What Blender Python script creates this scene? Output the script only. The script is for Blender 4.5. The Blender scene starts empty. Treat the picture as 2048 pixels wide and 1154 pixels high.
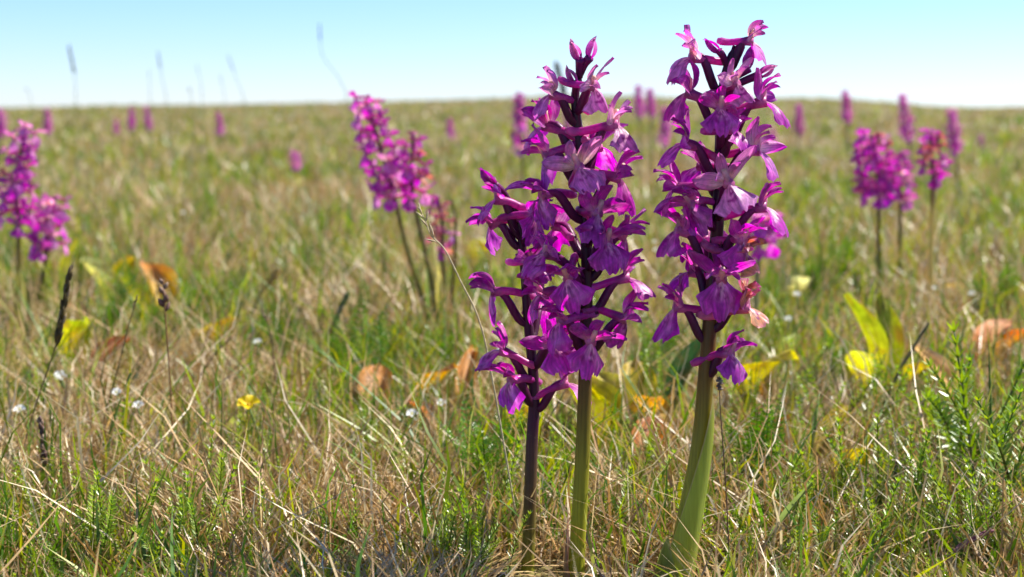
import bpy, math, random
import numpy as np
from mathutils import Vector, Matrix, Euler

random.seed(7)
rng = np.random.default_rng(11)
scene = bpy.context.scene
COL = scene.collection
R = math.radians

# ------------------------------------------------------------------ camera
FPX = 2844.0                     # focal length in pixels of the 2048 px wide photograph
CAM_H = 0.18
PITCH = math.atan((577 - 205) / FPX)
cam_d = bpy.data.cameras.new('camera')
cam = bpy.data.objects.new('camera', cam_d)
COL.objects.link(cam)
cam.location = (0, 0, CAM_H)
cam.rotation_euler = (math.pi / 2 - PITCH, 0, 0)
cam_d.lens = 50.0
cam_d.sensor_width = 36.0
cam_d.clip_start = 0.02
cam_d.clip_end = 2000
cam_d.dof.use_dof = True
cam_d.dof.focus_distance = 0.522
cam_d.dof.aperture_fstop = 14.0
scene.camera = cam

# ------------------------------------------------------------------ sky and sun
SUN_EL, SUN_AZ = 50.0, 66.0      # azimuth from the viewing direction (+Y) towards +X
w = bpy.data.worlds.new('World')
scene.world = w
w.use_nodes = True
nt = w.node_tree
nt.nodes.clear()
out = nt.nodes.new('ShaderNodeOutputWorld')
bg = nt.nodes.new('ShaderNodeBackground')
sky = nt.nodes.new('ShaderNodeTexSky')
sky.sky_type = 'NISHITA'
sky.sun_disc = False
sky.sun_elevation = R(SUN_EL)
sky.sun_rotation = R(SUN_AZ)
sky.air_density = 1.0
sky.dust_density = 0.0
sky.ozone_density = 10.0
tint = nt.nodes.new('ShaderNodeMix')
tint.data_type = 'RGBA'
tint.blend_type = 'MULTIPLY'
tint.inputs['Factor'].default_value = 1.0
tint.inputs['B'].default_value = (1.02, 1.07, 1.26, 1)
nt.links.new(sky.outputs[0], tint.inputs['A'])
nt.links.new(tint.outputs['Result'], bg.inputs['Color'])
bg.inputs['Strength'].default_value = 0.078
nt.links.new(bg.outputs[0], out.inputs['Surface'])

sun_d = bpy.data.lights.new('sun', 'SUN')
sun_d.energy = 5.0
sun_d.angle = R(0.53)
sun_d.color = (1.0, 0.95, 0.86)
sun = bpy.data.objects.new('sun', sun_d)
COL.objects.link(sun)
to_sun = Vector((math.cos(R(SUN_EL)) * math.sin(R(SUN_AZ)),
                 math.cos(R(SUN_EL)) * math.cos(R(SUN_AZ)), math.sin(R(SUN_EL))))
sun.rotation_euler = to_sun.to_track_quat('Z', 'Y').to_euler()
sun.location = (1, 1, 3)

vs = scene.view_settings
vs.view_transform = 'Standard'
vs.look = 'None'
vs.exposure = 1.05
vs.gamma = 1.0
vs.use_curve_mapping = False
scene.cycles.use_denoising = True
scene.cycles.max_bounces = 5
scene.cycles.diffuse_bounces = 3
scene.cycles.glossy_bounces = 2
scene.cycles.transmission_bounces = 4
scene.cycles.adaptive_threshold = 0.02
scene.cycles.transparent_max_bounces = 6

# ------------------------------------------------------------------ helpers
FWD = Vector((0, math.cos(PITCH), -math.sin(PITCH)))
UP = Vector((0, math.sin(PITCH), math.cos(PITCH)))
CAMP = Vector((0, 0, CAM_H))


def ray(px, py):
    return FWD + Vector((1, 0, 0)) * ((px - 1024) / FPX) + UP * ((577 - py) / FPX)


def P(px, py, Y):
    d = ray(px, py)
    return CAMP + d * (Y / d.y)


def terrain(x, y):
    """Height of the meadow: small humps near by, a low crest far off."""
    x = np.asarray(x, float)
    y = np.asarray(y, float)
    d = np.sqrt(x * x + y * y) + 1e-6
    z = 0.004 * np.sin(x * 7.1 + 1.3) * np.sin(y * 6.3 + .4) * np.clip((d - .3) / .5, 0, 1)
    k = np.clip((d - 1.5) / 4, 0, 1)
    z = z + k * (0.018 * np.sin(x * 1.1 + .7) * np.sin(y * .83 + 2.) + .012 * np.sin(x * 2.3 + y * 1.7))
    a = x / np.maximum(d, .5)
    crest = (0.0 + 0.20 * np.exp(-((a - .055) / .13) ** 2) - 0.10 * np.exp(-((a + .36) / .12) ** 2)
             + .09 * np.exp(-((a - .215) / .05) ** 2) - .11 * np.exp(-((a - .31) / .045) ** 2) + .01 * np.sin(a * 40))
    r = np.clip((d - 6) / 34, 0, 1)
    r = r * r * (3 - 2 * r)
    z = z + r * (crest + .13)
    z = z - np.clip((d - 42) / 160, 0, 3) ** 1.0 * 2.2
    return z


def G(px, py):
    """Ground point seen at a pixel."""
    d = ray(px, py)
    t = .3
    for i in range(4000):
        p = CAMP + d * t
        if p.z <= float(terrain(p.x, p.y)):
            break
        t *= 1.004
    return Vector((p.x, p.y, float(terrain(p.x, p.y))))


def gnd(x, y):
    return Vector((x, y, float(terrain(x, y))))


def make_mesh(name, verts, faces, cols=None, smooth=True):
    me = bpy.data.meshes.new(name)
    me.from_pydata([tuple(v) for v in verts], [], faces)
    if cols is not None:
        at = me.color_attributes.new('pigment', 'FLOAT_COLOR', 'POINT')
        c = np.ones((len(verts), 4), np.float32)
        c[:, :3] = np.array([q[:3] for q in cols], np.float32)
        at.data.foreach_set('color', c.ravel())
        if any(len(q) > 3 for q in cols):
            lv = me.attributes.new('leaf_position', 'FLOAT_VECTOR', 'POINT')
            lv.data.foreach_set('vector', np.array([tuple(q[3:6]) if len(q) > 3 else (0, 0, 0) for q in cols], np.float32).ravel())
    if smooth:
        me.polygons.foreach_set('use_smooth', [True] * len(me.polygons))
    me.update()
    return me


class MB:
    """Collects pieces of one mesh."""
    def __init__(s):
        s.v, s.f, s.c = [], [], []

    def add(s, v, f, c, M=None):
        o = len(s.v)
        s.v += [tuple(M @ Vector(p)) if M else tuple(p) for p in v]
        s.f += [tuple(i + o for i in q) for q in f]
        s.c += list(c)
        return s

    def mesh(s, name):
        return make_mesh(name, s.v, s.f, s.c)


def link(name, me, mat, parent=None, M=None):
    o = bpy.data.objects.new(name, me)
    COL.objects.link(o)
    if mat and me is not None and not me.materials:
        me.materials.append(mat)
    if parent:
        o.parent = parent
    if M is not None:
        o.matrix_local = M
    return o


def tag(o, label, cat, group=None, kind=None):
    if label:
        o['label'] = label
    if cat:
        o['category'] = cat
    if group:
        o['group'] = group
    if kind:
        o['kind'] = kind
    return o


def thing(name, loc, label, cat, group=None):
    o = bpy.data.objects.new(name, None)
    COL.objects.link(o)
    o.location = loc
    o.empty_display_size = .01
    return tag(o, label, cat, group)


def lerp(a, b, t):
    return tuple(a[i] + (b[i] - a[i]) * t for i in range(len(a)))


def ramp(stops, t):
    for (t0, c0), (t1, c1) in zip(stops, stops[1:]):
        if t <= t1:
            return lerp(c0, c1, max(0, min(1, (t - t0) / max(1e-9, t1 - t0))))
    return stops[-1][1]


def smooth_path(pts, n):
    """Catmull-Rom through pts, n samples."""
    pts = [Vector(p) for p in pts]
    if len(pts) == 2:
        return [pts[0].lerp(pts[1], i / (n - 1)) for i in range(n)]
    q = [pts[0] * 2 - pts[1]] + pts + [pts[-1] * 2 - pts[-2]]
    res = []
    m = len(pts) - 1
    for i in range(n):
        u = i / (n - 1) * m
        k = min(int(u), m - 1)
        t = u - k
        a, b, c, d = q[k], q[k + 1], q[k + 2], q[k + 3]
        res.append(.5 * ((2 * b) + (c - a) * t + (2 * a - 5 * b + 4 * c - d) * t * t + (3 * b - a - 3 * c + d) * t ** 3))
    return res


def tube(path, rad, col, nseg=8, cap=True, rib=0.0):
    """rad(t), col(t) along path -> verts, faces, cols"""
    v, f, c = [], [], []
    n = len(path)
    ref = Vector((.3, -1, .1)).normalized()
    for i, p in enumerate(path):
        tan = (path[min(i + 1, n - 1)] - path[max(i - 1, 0)])
        if tan.length < 1e-9:
            tan = Vector((0, 0, 1))
        tan.normalize()
        ref = (ref - tan * ref.dot(tan))
        if ref.length < 1e-6:
            ref = tan.orthogonal()
        ref.normalize()
        b = tan.cross(ref)
        t = i / (n - 1)
        r = rad(t)
        for k in range(nseg):
            a = 2 * math.pi * k / nseg
            rr = r * (1 + rib * (k % 2 * 2 - 1))
            v.append(p + (ref * math.cos(a) + b * math.sin(a)) * rr)
            c.append(col(t))
    for i in range(n - 1):
        for k in range(nseg):
            k2 = (k + 1) % nseg
            f.append((i * nseg + k, i * nseg + k2, (i + 1) * nseg + k2, (i + 1) * nseg + k))
    if cap:
        f.append(tuple(range(nseg))[::-1])
        f.append(tuple((n - 1) * nseg + k for k in range(nseg)))
    return v, f, c


# ------------------------------------------------------------------ materials
def plant_mat(name, trans=.4, mottle=None, veins=0., rough=.5, spec=.3, noise_scale=900., noise_amt=.25, hue_var=0., val_var=0., trans_sat=1.15, bump=0.0, sheen=0.0, streak=None):
    m = bpy.data.materials.new(name)
    m.use_nodes = True
    t = m.node_tree
    t.nodes.clear()
    N, L = t.nodes.new, t.links.new
    o = N('ShaderNodeOutputMaterial')
    at = N('ShaderNodeAttribute')
    at.attribute_name = 'pigment'
    tc = N('ShaderNodeTexCoord')
    nz = N('ShaderNodeTexNoise')
    nz.inputs['Scale'].default_value = noise_scale
    nz.inputs['Detail'].default_value = 4
    if streak:
        mp = N('ShaderNodeMapping')
        mp.inputs['Scale'].default_value = streak
        L(tc.outputs['Object'], mp.inputs['Vector'])
        L(mp.outputs[0], nz.inputs['Vector'])
    else:
        L(tc.outputs['Object'], nz.inputs['Vector'])
    mr = N('ShaderNodeMapRange')
    mr.inputs['From Min'].default_value = .3
    mr.inputs['From Max'].default_value = .7
    mr.inputs['To Min'].default_value = 1 - noise_amt
    mr.inputs['To Max'].default_value = 1 + noise_amt
    L(nz.outputs['Fac'], mr.inputs['Value'])
    hsv = N('ShaderNodeHueSaturation')
    if mottle:
        n3 = N('ShaderNodeTexNoise')
        n3.inputs['Scale'].default_value = 170
        n3.inputs['Detail'].default_value = 5
        L(tc.outputs['Object'], n3.inputs['Vector'])
        m3 = N('ShaderNodeMapRange')
        m3.inputs['From Min'].default_value = .48
        m3.inputs['From Max'].default_value = .78
        m3.inputs['To Max'].default_value = mottle[1]
        L(n3.outputs['Fac'], m3.inputs['Value'])
        mm = N('ShaderNodeMix')
        mm.data_type = 'RGBA'
        mm.inputs['B'].default_value = mottle[0] + (1,)
        L(m3.outputs[0], mm.inputs['Factor'])
        L(at.outputs['Color'], mm.inputs['A'])
        L(mm.outputs['Result'], hsv.inputs['Color'])
    else:
        L(at.outputs['Color'], hsv.inputs['Color'])
    if hue_var or val_var:
        oi = N('ShaderNodeObjectInfo')
        h = N('ShaderNodeMapRange')
        h.inputs['To Min'].default_value = .5 - hue_var
        h.inputs['To Max'].default_value = .5 + hue_var
        L(oi.outputs['Random'], h.inputs['Value'])
        L(h.outputs[0], hsv.inputs['Hue'])
        vm = N('ShaderNodeMath')
        vm.operation = 'MULTIPLY_ADD'
        fr = N('ShaderNodeMath')
        fr.operation = 'FRACT'
        mu = N('ShaderNodeMath')
        mu.operation = 'MULTIPLY'
        mu.inputs[1].default_value = 7.31
        L(oi.outputs['Random'], mu.inputs[0])
        L(mu.outputs[0], fr.inputs[0])
        L(fr.outputs[0], vm.inputs[0])
        vm.inputs[1].default_value = 2 * val_var
        vm.inputs[2].default_value = -val_var
        ad = N('ShaderNodeMath')
        ad.operation = 'ADD'
        L(vm.outputs[0], ad.inputs[0])
        L(mr.outputs[0], ad.inputs[1])
        L(ad.outputs[0], hsv.inputs['Value'])
    else:
        L(mr.outputs[0], hsv.inputs['Value'])
    height = nz.outputs['Fac']
    if veins:
        la = N('ShaderNodeAttribute')
        la.attribute_name = 'leaf_position'
        mp = N('ShaderNodeMapping')
        mp.inputs['Scale'].default_value = (1.6, 9, 1)
        L(la.outputs['Vector'], mp.inputs['Vector'])
        vn = N('ShaderNodeTexNoise')
        vn.inputs['Scale'].default_value = 1.
        vn.inputs['Detail'].default_value = 3
        L(mp.outputs[0], vn.inputs['Vector'])
        vr = N('ShaderNodeMapRange')
        vr.inputs['From Min'].default_value = .3
        vr.inputs['From Max'].default_value = .7
        vr.inputs['To Min'].default_value = 1 - veins
        vr.inputs['To Max'].default_value = 1 + veins * .8
        L(vn.outputs['Fac'], vr.inputs['Value'])
        hv = N('ShaderNodeHueSaturation')
        L(hsv.outputs[0], hv.inputs['Color'])
        L(vr.outputs[0], hv.inputs['Value'])
        hsv = hv
        height = vn.outputs['Fac']
    pb = N('ShaderNodeBsdfPrincipled')
    pb.inputs['Roughness'].default_value = rough
    pb.inputs['Specular IOR Level'].default_value = spec
    if sheen:
        pb.inputs['Sheen Weight'].default_value = sheen
        pb.inputs['Sheen Roughness'].default_value = .4
    L(hsv.outputs[0], pb.inputs['Base Color'])
    if bump:
        bp = N('ShaderNodeBump')
        bp.inputs['Strength'].default_value = bump
        bp.inputs['Distance'].default_value = .0005
        L(height, bp.inputs['Height'])
        L(bp.outputs[0], pb.inputs['Normal'])
    if trans > 0:
        tr = N('ShaderNodeBsdfTranslucent')
        h2 = N('ShaderNodeHueSaturation')
        h2.inputs['Saturation'].default_value = trans_sat
        h2.inputs['Value'].default_value = 1.25
        L(hsv.outputs[0], h2.inputs['Color'])
        L(h2.outputs[0], tr.inputs['Color'])
        mx = N('ShaderNodeMixShader')
        mx.inputs[0].default_value = trans
        L(pb.outputs[0], mx.inputs[1])
        L(tr.outputs[0], mx.inputs[2])
        L(mx.outputs[0], o.inputs['Surface'])
    else:
        L(pb.outputs[0], o.inputs['Surface'])
    return m


M_PETAL = plant_mat('petal', trans=.50, mottle=((.85, .45, .72), .42), veins=.38, rough=.36, spec=.45, noise_scale=420, noise_amt=.30, hue_var=.014, val_var=.16, bump=.8, sheen=.1)
M_STEM = plant_mat('stem', trans=.3, rough=.42, spec=.4, noise_scale=60, noise_amt=.22, streak=(22, 22, .8), bump=.25)
M_SHEATH = plant_mat('sheath', trans=.55, rough=.4, spec=.4, noise_scale=60, noise_amt=.16, streak=(20, 20, .6), bump=.2)
M_GREEN = plant_mat('green_blade', trans=.45, rough=.38, spec=.45, noise_scale=150, noise_amt=.2)
M_DRY = plant_mat('dry_straw', trans=.25, rough=.4, spec=.5, noise_scale=200, noise_amt=.25)
M_HERB = plant_mat('herb_leaf', trans=.4, rough=.33, spec=.5, noise_scale=300, noise_amt=.25, hue_var=.015, val_var=.15)
M_LEAF = plant_mat('withered_leaf', trans=.42, mottle=((.30, .15, .05), .7), veins=.25, rough=.5, spec=.3, noise_scale=130, noise_amt=.35, hue_var=.02, val_var=.1, bump=.4)
M_BLOOM = plant_mat('meadow_bloom', trans=.4, rough=.45, spec=.3, noise_scale=300, noise_amt=.12)
M_SEED = plant_mat('seed_head', trans=.15, rough=.6, spec=.25, noise_scale=500, noise_amt=.35)


def ground_mat():
    m = bpy.data.materials.new('meadow_soil')
    m.use_nodes = True
    t = m.node_tree
    N, L = t.nodes.new, t.links.new
    pb = t.nodes['Principled BSDF']
    pb.inputs['Roughness'].default_value = .9
    pb.inputs['Specular IOR Level'].default_value = .1
    tc = N('ShaderNodeTexCoord')
    n1 = N('ShaderNodeTexNoise')
    n1.inputs['Scale'].default_value = .9
    n1.inputs['Detail'].default_value = 8
    n2 = N('ShaderNodeTexNoise')
    n2.inputs['Scale'].default_value = 45
    n2.inputs['Detail'].default_value = 6
    L(tc.outputs['Object'], n1.inputs['Vector'])
    L(tc.outputs['Object'], n2.inputs['Vector'])
    r1 = N('ShaderNodeValToRGB')
    e = r1.color_ramp.elements
    e[0].position, e[0].color = .38, (.17, .16, .05, 1)
    e[1].position, e[1].color = .62, (.24, .19, .09, 1)
    L(n1.outputs['Fac'], r1.inputs['Fac'])
    r2 = N('ShaderNodeValToRGB')
    e = r2.color_ramp.elements
    e[0].position, e[0].color = .35, (.45, .42, .4, 1)
    e[1].position, e[1].color = .65, (1.1, 1.05, 1, 1)
    L(n2.outputs['Fac'], r2.inputs['Fac'])
    mx = N('ShaderNodeMix')
    mx.data_type = 'RGBA'
    mx.blend_type = 'MULTIPLY'
    mx.inputs['Factor'].default_value = 1
    L(r1.outputs[0], mx.inputs['A'])
    L(r2.outputs[0], mx.inputs['B'])
    L(mx.outputs['Result'], pb.inputs['Base Color'])
    bp = N('ShaderNodeBump')
    bp.inputs['Strength'].default_value = .6
    bp.inputs['Distance'].default_value = .01
    L(n2.outputs['Fac'], bp.inputs['Height'])
    L(bp.outputs[0], pb.inputs['Normal'])
    return m


# ------------------------------------------------------------------ ground
def build_ground():
    ds = np.concatenate([np.linspace(0.02, 2, 30), np.geomspace(2.1, 600, 90)])
    na = 180
    an = np.linspace(0, 2 * np.pi, na, endpoint=False)
    D, A = np.meshgrid(ds, an, indexing='ij')
    X, Y = D * np.sin(A), D * np.cos(A)
    Z = terrain(X, Y)
    v = np.stack([X, Y, Z], -1).reshape(-1, 3).tolist()
    f = []
    for i in range(len(ds) - 1):
        for k in range(na):
            k2 = (k + 1) % na
            f.append((i * na + k, (i + 1) * na + k, (i + 1) * na + k2, i * na + k2))
    f.append(tuple(range(na)))
    me = make_mesh('ground', v, f)
    o = link('ground', me, ground_mat())
    tag(o, 'dry grassy meadow ground rising to a low crest', 'ground', kind='structure')


build_ground()


# ------------------------------------------------------------------ grass
def vnoise(x, y, s, seed):
    r = np.random.default_rng(seed)
    z = np.zeros_like(x)
    for k in range(7):
        a = r.uniform(0, 2 * np.pi)
        q = r.uniform(.6, 1.7) / s
        z += np.sin((x * np.cos(a) + y * np.sin(a)) * q * 6.28 + r.uniform(0, 6.28))
    return z / 3.2


def patch(x, y):
    """> 0: green spots, < 0: straw-coloured spots of the meadow"""
    d = np.sqrt(x * x + y * y)
    near = vnoise(x, y, .22, 3) * .7 + vnoise(x, y, .09, 4) * .5
    far = vnoise(x, y * .6, .9, 5) * .7 + vnoise(x, y, .4, 8) * .4
    k = np.clip((d - 1.2) / 2, 0, 1)
    return near * (1 - k) + far * k


def scatter(n, d0, d1, p, half=38):
    u = rng.random(n)
    e = 1 - p
    d = (d0 ** e + u * (d1 ** e - d0 ** e)) ** (1 / e)
    a = np.radians(rng.uniform(-half, half, n))
    return d * np.sin(a), d * np.cos(a), d


def ribbons(name, x, y, h, lean, droop, width, col, mat, label, cat, tipcol=None, kink=.0, parent=None):
    n = len(x)
    z0 = terrain(x, y) - .002
    az = rng.uniform(0, 2 * np.pi, n)
    face = rng.uniform(0, 2 * np.pi, n)
    ts = [0, .34, .7, 1.]
    wd = [.8, 1., .72]
    V = np.zeros((n, 7, 3), np.float32)
    C = np.ones((n, 7, 4), np.float32)
    tipcol = col if tipcol is None else tipcol
    kx, ky = rng.normal(0, kink, n) * h, rng.normal(0, kink, n) * h
    for i, t in enumerate(ts):
        cx = x + np.cos(az) * lean * h * t ** 1.5
        cy = y + np.sin(az) * lean * h * t ** 1.5
        cz = z0 + h * (t - droop * t * t)
        if i == 2:
            cx, cy = cx + kx, cy + ky
        cc = col + (tipcol - col) * t
        if i < 3:
            sx, sy = np.cos(face) * width * wd[i] * .5, np.sin(face) * width * wd[i] * .5
            V[:, 2 * i] = np.stack([cx - sx, cy - sy, cz], -1)
            V[:, 2 * i + 1] = np.stack([cx + sx, cy + sy, cz], -1)
            C[:, 2 * i, :3] = cc
            C[:, 2 * i + 1, :3] = cc
        else:
            V[:, 6] = np.stack([cx, cy, cz], -1)
            C[:, 6, :3] = cc
    base = (np.arange(n) * 7)[:, None]
    loops = (base + np.array([0, 1, 3, 2, 2, 3, 5, 4, 4, 5, 6])[None]).astype(np.int32)
    me = bpy.data.meshes.new(name)
    me.vertices.add(n * 7)
    me.vertices.foreach_set('co', V.ravel())
    me.loops.add(n * 11)
    me.loops.foreach_set('vertex_index', loops.ravel())
    me.polygons.add(n * 3)
    ls = ((np.arange(n) * 11)[:, None] + np.array([0, 4, 8])[None]).astype(np.int32)
    me.polygons.foreach_set('loop_start', ls.ravel())
    me.polygons.foreach_set('use_smooth', np.ones(n * 3, bool))
    at = me.color_attributes.new('pigment', 'FLOAT_COLOR', 'POINT')
    at.data.foreach_set('color', C.ravel())
    me.update(calc_edges=True)
    me.validate()
    o = link(name, me, mat)
    return tag(o, label, cat, kind='stuff')


def pick(pal, n, jitter=.12):
    pal = np.array(pal)
    c = pal[rng.integers(0, len(pal), n)]
    return np.clip(c * (1 + rng.normal(0, jitter, (n, 1))), .01, .85)


DRY = [(.46, .31, .13), (.54, .40, .19), (.34, .21, .08), (.62, .52, .32), (.42, .25, .10), (.26, .16, .06), (.50, .33, .16)]
GRN = [(.14, .22, .015), (.20, .29, .02), (.08, .16, .02), (.30, .34, .03), (.09, .20, .03), (.24, .26, .02)]


def trample(h, d, x=None, y=None):
    """the sward is pressed down where somebody knelt in front of the orchids"""
    out = np.where(d < .525, np.minimum(h, np.maximum(.004, .180 - .335 * d) + .026 * rng.random(len(h))), h)
    for hx, hy, wd in ((.004, .535, .034), (.023, .52, .019), (.058, .515, .026)):
        out = np.where((np.abs(x / y - hx / hy) < wd) & (y < hy + .006), np.minimum(out, np.maximum(.003, .172 - .335 * d)), out)
    return out


def build_grass():
    # straw
    n = 178000
    x, y, d = scatter(n, .32, 40, 1.3)
    keep = rng.random(n) < np.clip(.62 - .55 * patch(x, y), .08, 1)
    x, y, d = x[keep], y[keep], d[keep]
    n = len(x)
    lod = np.clip(d / .9, 1, 40)
    h = rng.gamma(3, .0075, n) * np.clip(lod ** .3, 1, 2.2) + .005
    h = trample(np.minimum(h, .075), d, x, y)
    ribbons('straw_grass', x, y, h, np.abs(rng.normal(.55, .5, n)), rng.uniform(0, .35, n), rng.uniform(.0005, .0013, n) * lod ** .85,
            pick(DRY, n), M_DRY, 'tangle of dry straw-coloured grass covering the meadow', 'grass', kink=.08)
    # litter lying low
    n = 54000
    x, y, d = scatter(n, .32, 4, 1.3)
    ribbons('thatch', x, y, trample(rng.uniform(.006, .02, n), d, x, y), rng.uniform(1.0, 3.2, n), rng.uniform(.2, .7, n), rng.uniform(.0006, .0018, n) * np.clip(d / .8, 1, 4),
            pick(DRY, n), M_DRY, 'pale dead grass lying flat between the living blades', 'grass', kink=.15)
    # green
    n = 142000
    x, y, d = scatter(n, .32, 40, 1.25)
    keep = rng.random(n) < np.clip(.46 + .62 * patch(x, y), .05, 1) * np.clip(.25 + d * .7, .5, 1)
    x, y, d = x[keep], y[keep], d[keep]
    n = len(x)
    lod = np.clip(d / .9, 1, 40)
    h = trample(np.minimum(rng.gamma(3, .0075, n) * np.clip(lod ** .3, 1, 2.2) + .005, .07), d, x, y)
    c = pick(GRN, n)
    ribbons('green_grass', x, y, h, np.abs(rng.normal(.35, .35, n)), rng.uniform(0, .3, n), rng.uniform(.0007, .0019, n) * lod ** .85,
            c * .95, M_GREEN, 'short fresh green grass growing through the straw', 'grass', tipcol=c * np.array([1.25, 1.1, 1.0]), kink=.04)
    # taller thin bents
    n = 1100
    x, y, d = scatter(n, .64, 9, 1.1)
    h = rng.uniform(.04, .085, n)
    k = rng.random(n) < .6
    c = np.where(k[:, None], pick(DRY, n) * .8, pick(GRN, n))
    ribbons('bent_grass', x, y, h, np.abs(rng.normal(.25, .25, n)), rng.uniform(0, .15, n), rng.uniform(.0006, .0011, n) * np.clip(d / .9, 1, 6) ** .7,
            c, M_DRY, 'thin taller grass bents standing above the sward', 'grass', kink=.03)


build_grass()

# ------------------------------------------------------------------ petals
MM = .001
DEEP, MAG, LILAC, PALE, CREAM = (.28, .004, .19), (.56, .014, .37), (.50, .050, .46), (.90, .50, .64), (.88, .66, .46)
WINE, RUST = (.30, .01, .12), (.62, .22, .07)


def petal(L, W, prof, a0, a1, cup, ruffle, seed, colf, nu=10, nv=7, lobes=None, fold=0., twist=0.):
    """A thin curved blade: starts at the origin, rises in the XZ plane at angle a0 (0 = +X, 90 = +Z), ends at a1."""
    r = random.Random(seed)
    ph = [r.uniform(0, 6.28) for _ in range(4)]
    seed_n = r.uniform(0, 50)
    v, f, c = [], [], []
    px, pz = 0., 0.
    rows = []
    for i in range(nu + 1):
        u = i / nu
        a = a0 + (a1 - a0) * (u ** .8)
        if i:
            px += math.cos(a) * L / nu
            pz += math.sin(a) * L / nu
        rows.append((px, pz, a))
    for i in range(nu + 1):
        u = i / nu
        for k in range(nv + 1):
            s = -1 + 2 * k / nv
            le = lobes(s) if lobes else 1.
            uu = u * le
            q = uu * nu
            j = min(int(q), nu - 1)
            fr = q - j
            bx = rows[j][0] + (rows[j + 1][0] - rows[j][0]) * fr
            bz = rows[j][1] + (rows[j + 1][1] - rows[j][1]) * fr
            a = rows[j][2]
            nx, nz = -math.sin(a), math.cos(a)      # normal in the XZ plane
            wd = W * prof(u) * .5
            off = cup * (s * wd) ** 2 / (W * .5) - fold * abs(s) * wd
            off += ruffle * L * u * (.35 + abs(s)) * (math.sin(3.1 * s + ph[0] + 2 * u) * .6 + math.sin(6.3 * s + ph[1] + 5 * u) * .4)
            yy = s * wd * (1 - .25 * abs(cup) * abs(s))
            off += twist * s * wd * u
            v.append((bx + nx * off, yy, bz + nz * off))
            c.append(tuple(colf(u, s)) + (u, s, seed_n))
    for i in range(nu):
        for k in range(nv):
            p = i * (nv + 1) + k
            f.append((p, p + 1, p + nv + 2, p + nv + 1))
    return v, f, c


def ovate(u):
    return max(.015, min(1, 1.78 * (u * .97 + .03) ** .62 * (1 - u) ** .72))


def broad(u):
    return .28 + .85 * min(1, u / .55) ** 1.1 - .2 * max(0, u - .6) / .4


def lip_lobes(seed):
    r = random.Random(seed)
    d, n = r.uniform(.66, .84), r.uniform(.84, .96)
    pts = [(0, n), (.13, 1.), (.30, .97), (.41, d), (.52, d + .08), (.72, .88), (.88, .8), (1, .62)]
    ph = r.uniform(0, 6.28)

    def fn(s):
        a = abs(s)
        jag = .025 * math.sin(s * 23 + ph) + .02 * math.sin(s * 41 + 2 * ph)
        for (x0, y0), (x1, y1) in zip(pts, pts[1:]):
            if a <= x1:
                return min(1., y0 + (y1 - y0) * (a - x0) / (x1 - x0) + jag)
        return .62
    return fn


def sepal_col(tip, mid, base, q=.3):
    def fn(u, s):
        c = ramp([(0, base), (q * .4, base), (q, mid), (.8, tip), (1., lerp(tip, LILAC, .6))], u)
        vein = .5 + .5 * math.cos(s * 11)
        c = lerp(c, LILAC, .25 * abs(s) ** 3)
        return tuple(q * (.9 + .14 * vein) for q in c)
    return fn


def lip_col(seed, rim):
    r = random.Random(seed)
    spots = [(r.uniform(.12, .55), r.uniform(-.35, .35)) for _ in range(14)]

    def fn(u, s):
        k = max(0, 1 - u / .55) * max(0, 1 - abs(s) / .55)
        c = lerp(rim, PALE, min(1, k * 1.6))
        for a, b in spots:
            if abs(u - a) < .05 and abs(s - b) < .09:
                c = lerp(c, DEEP, .75)
        return lerp(c, LILAC, .35 * max(0, u - .75) / .25)
    return fn


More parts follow.
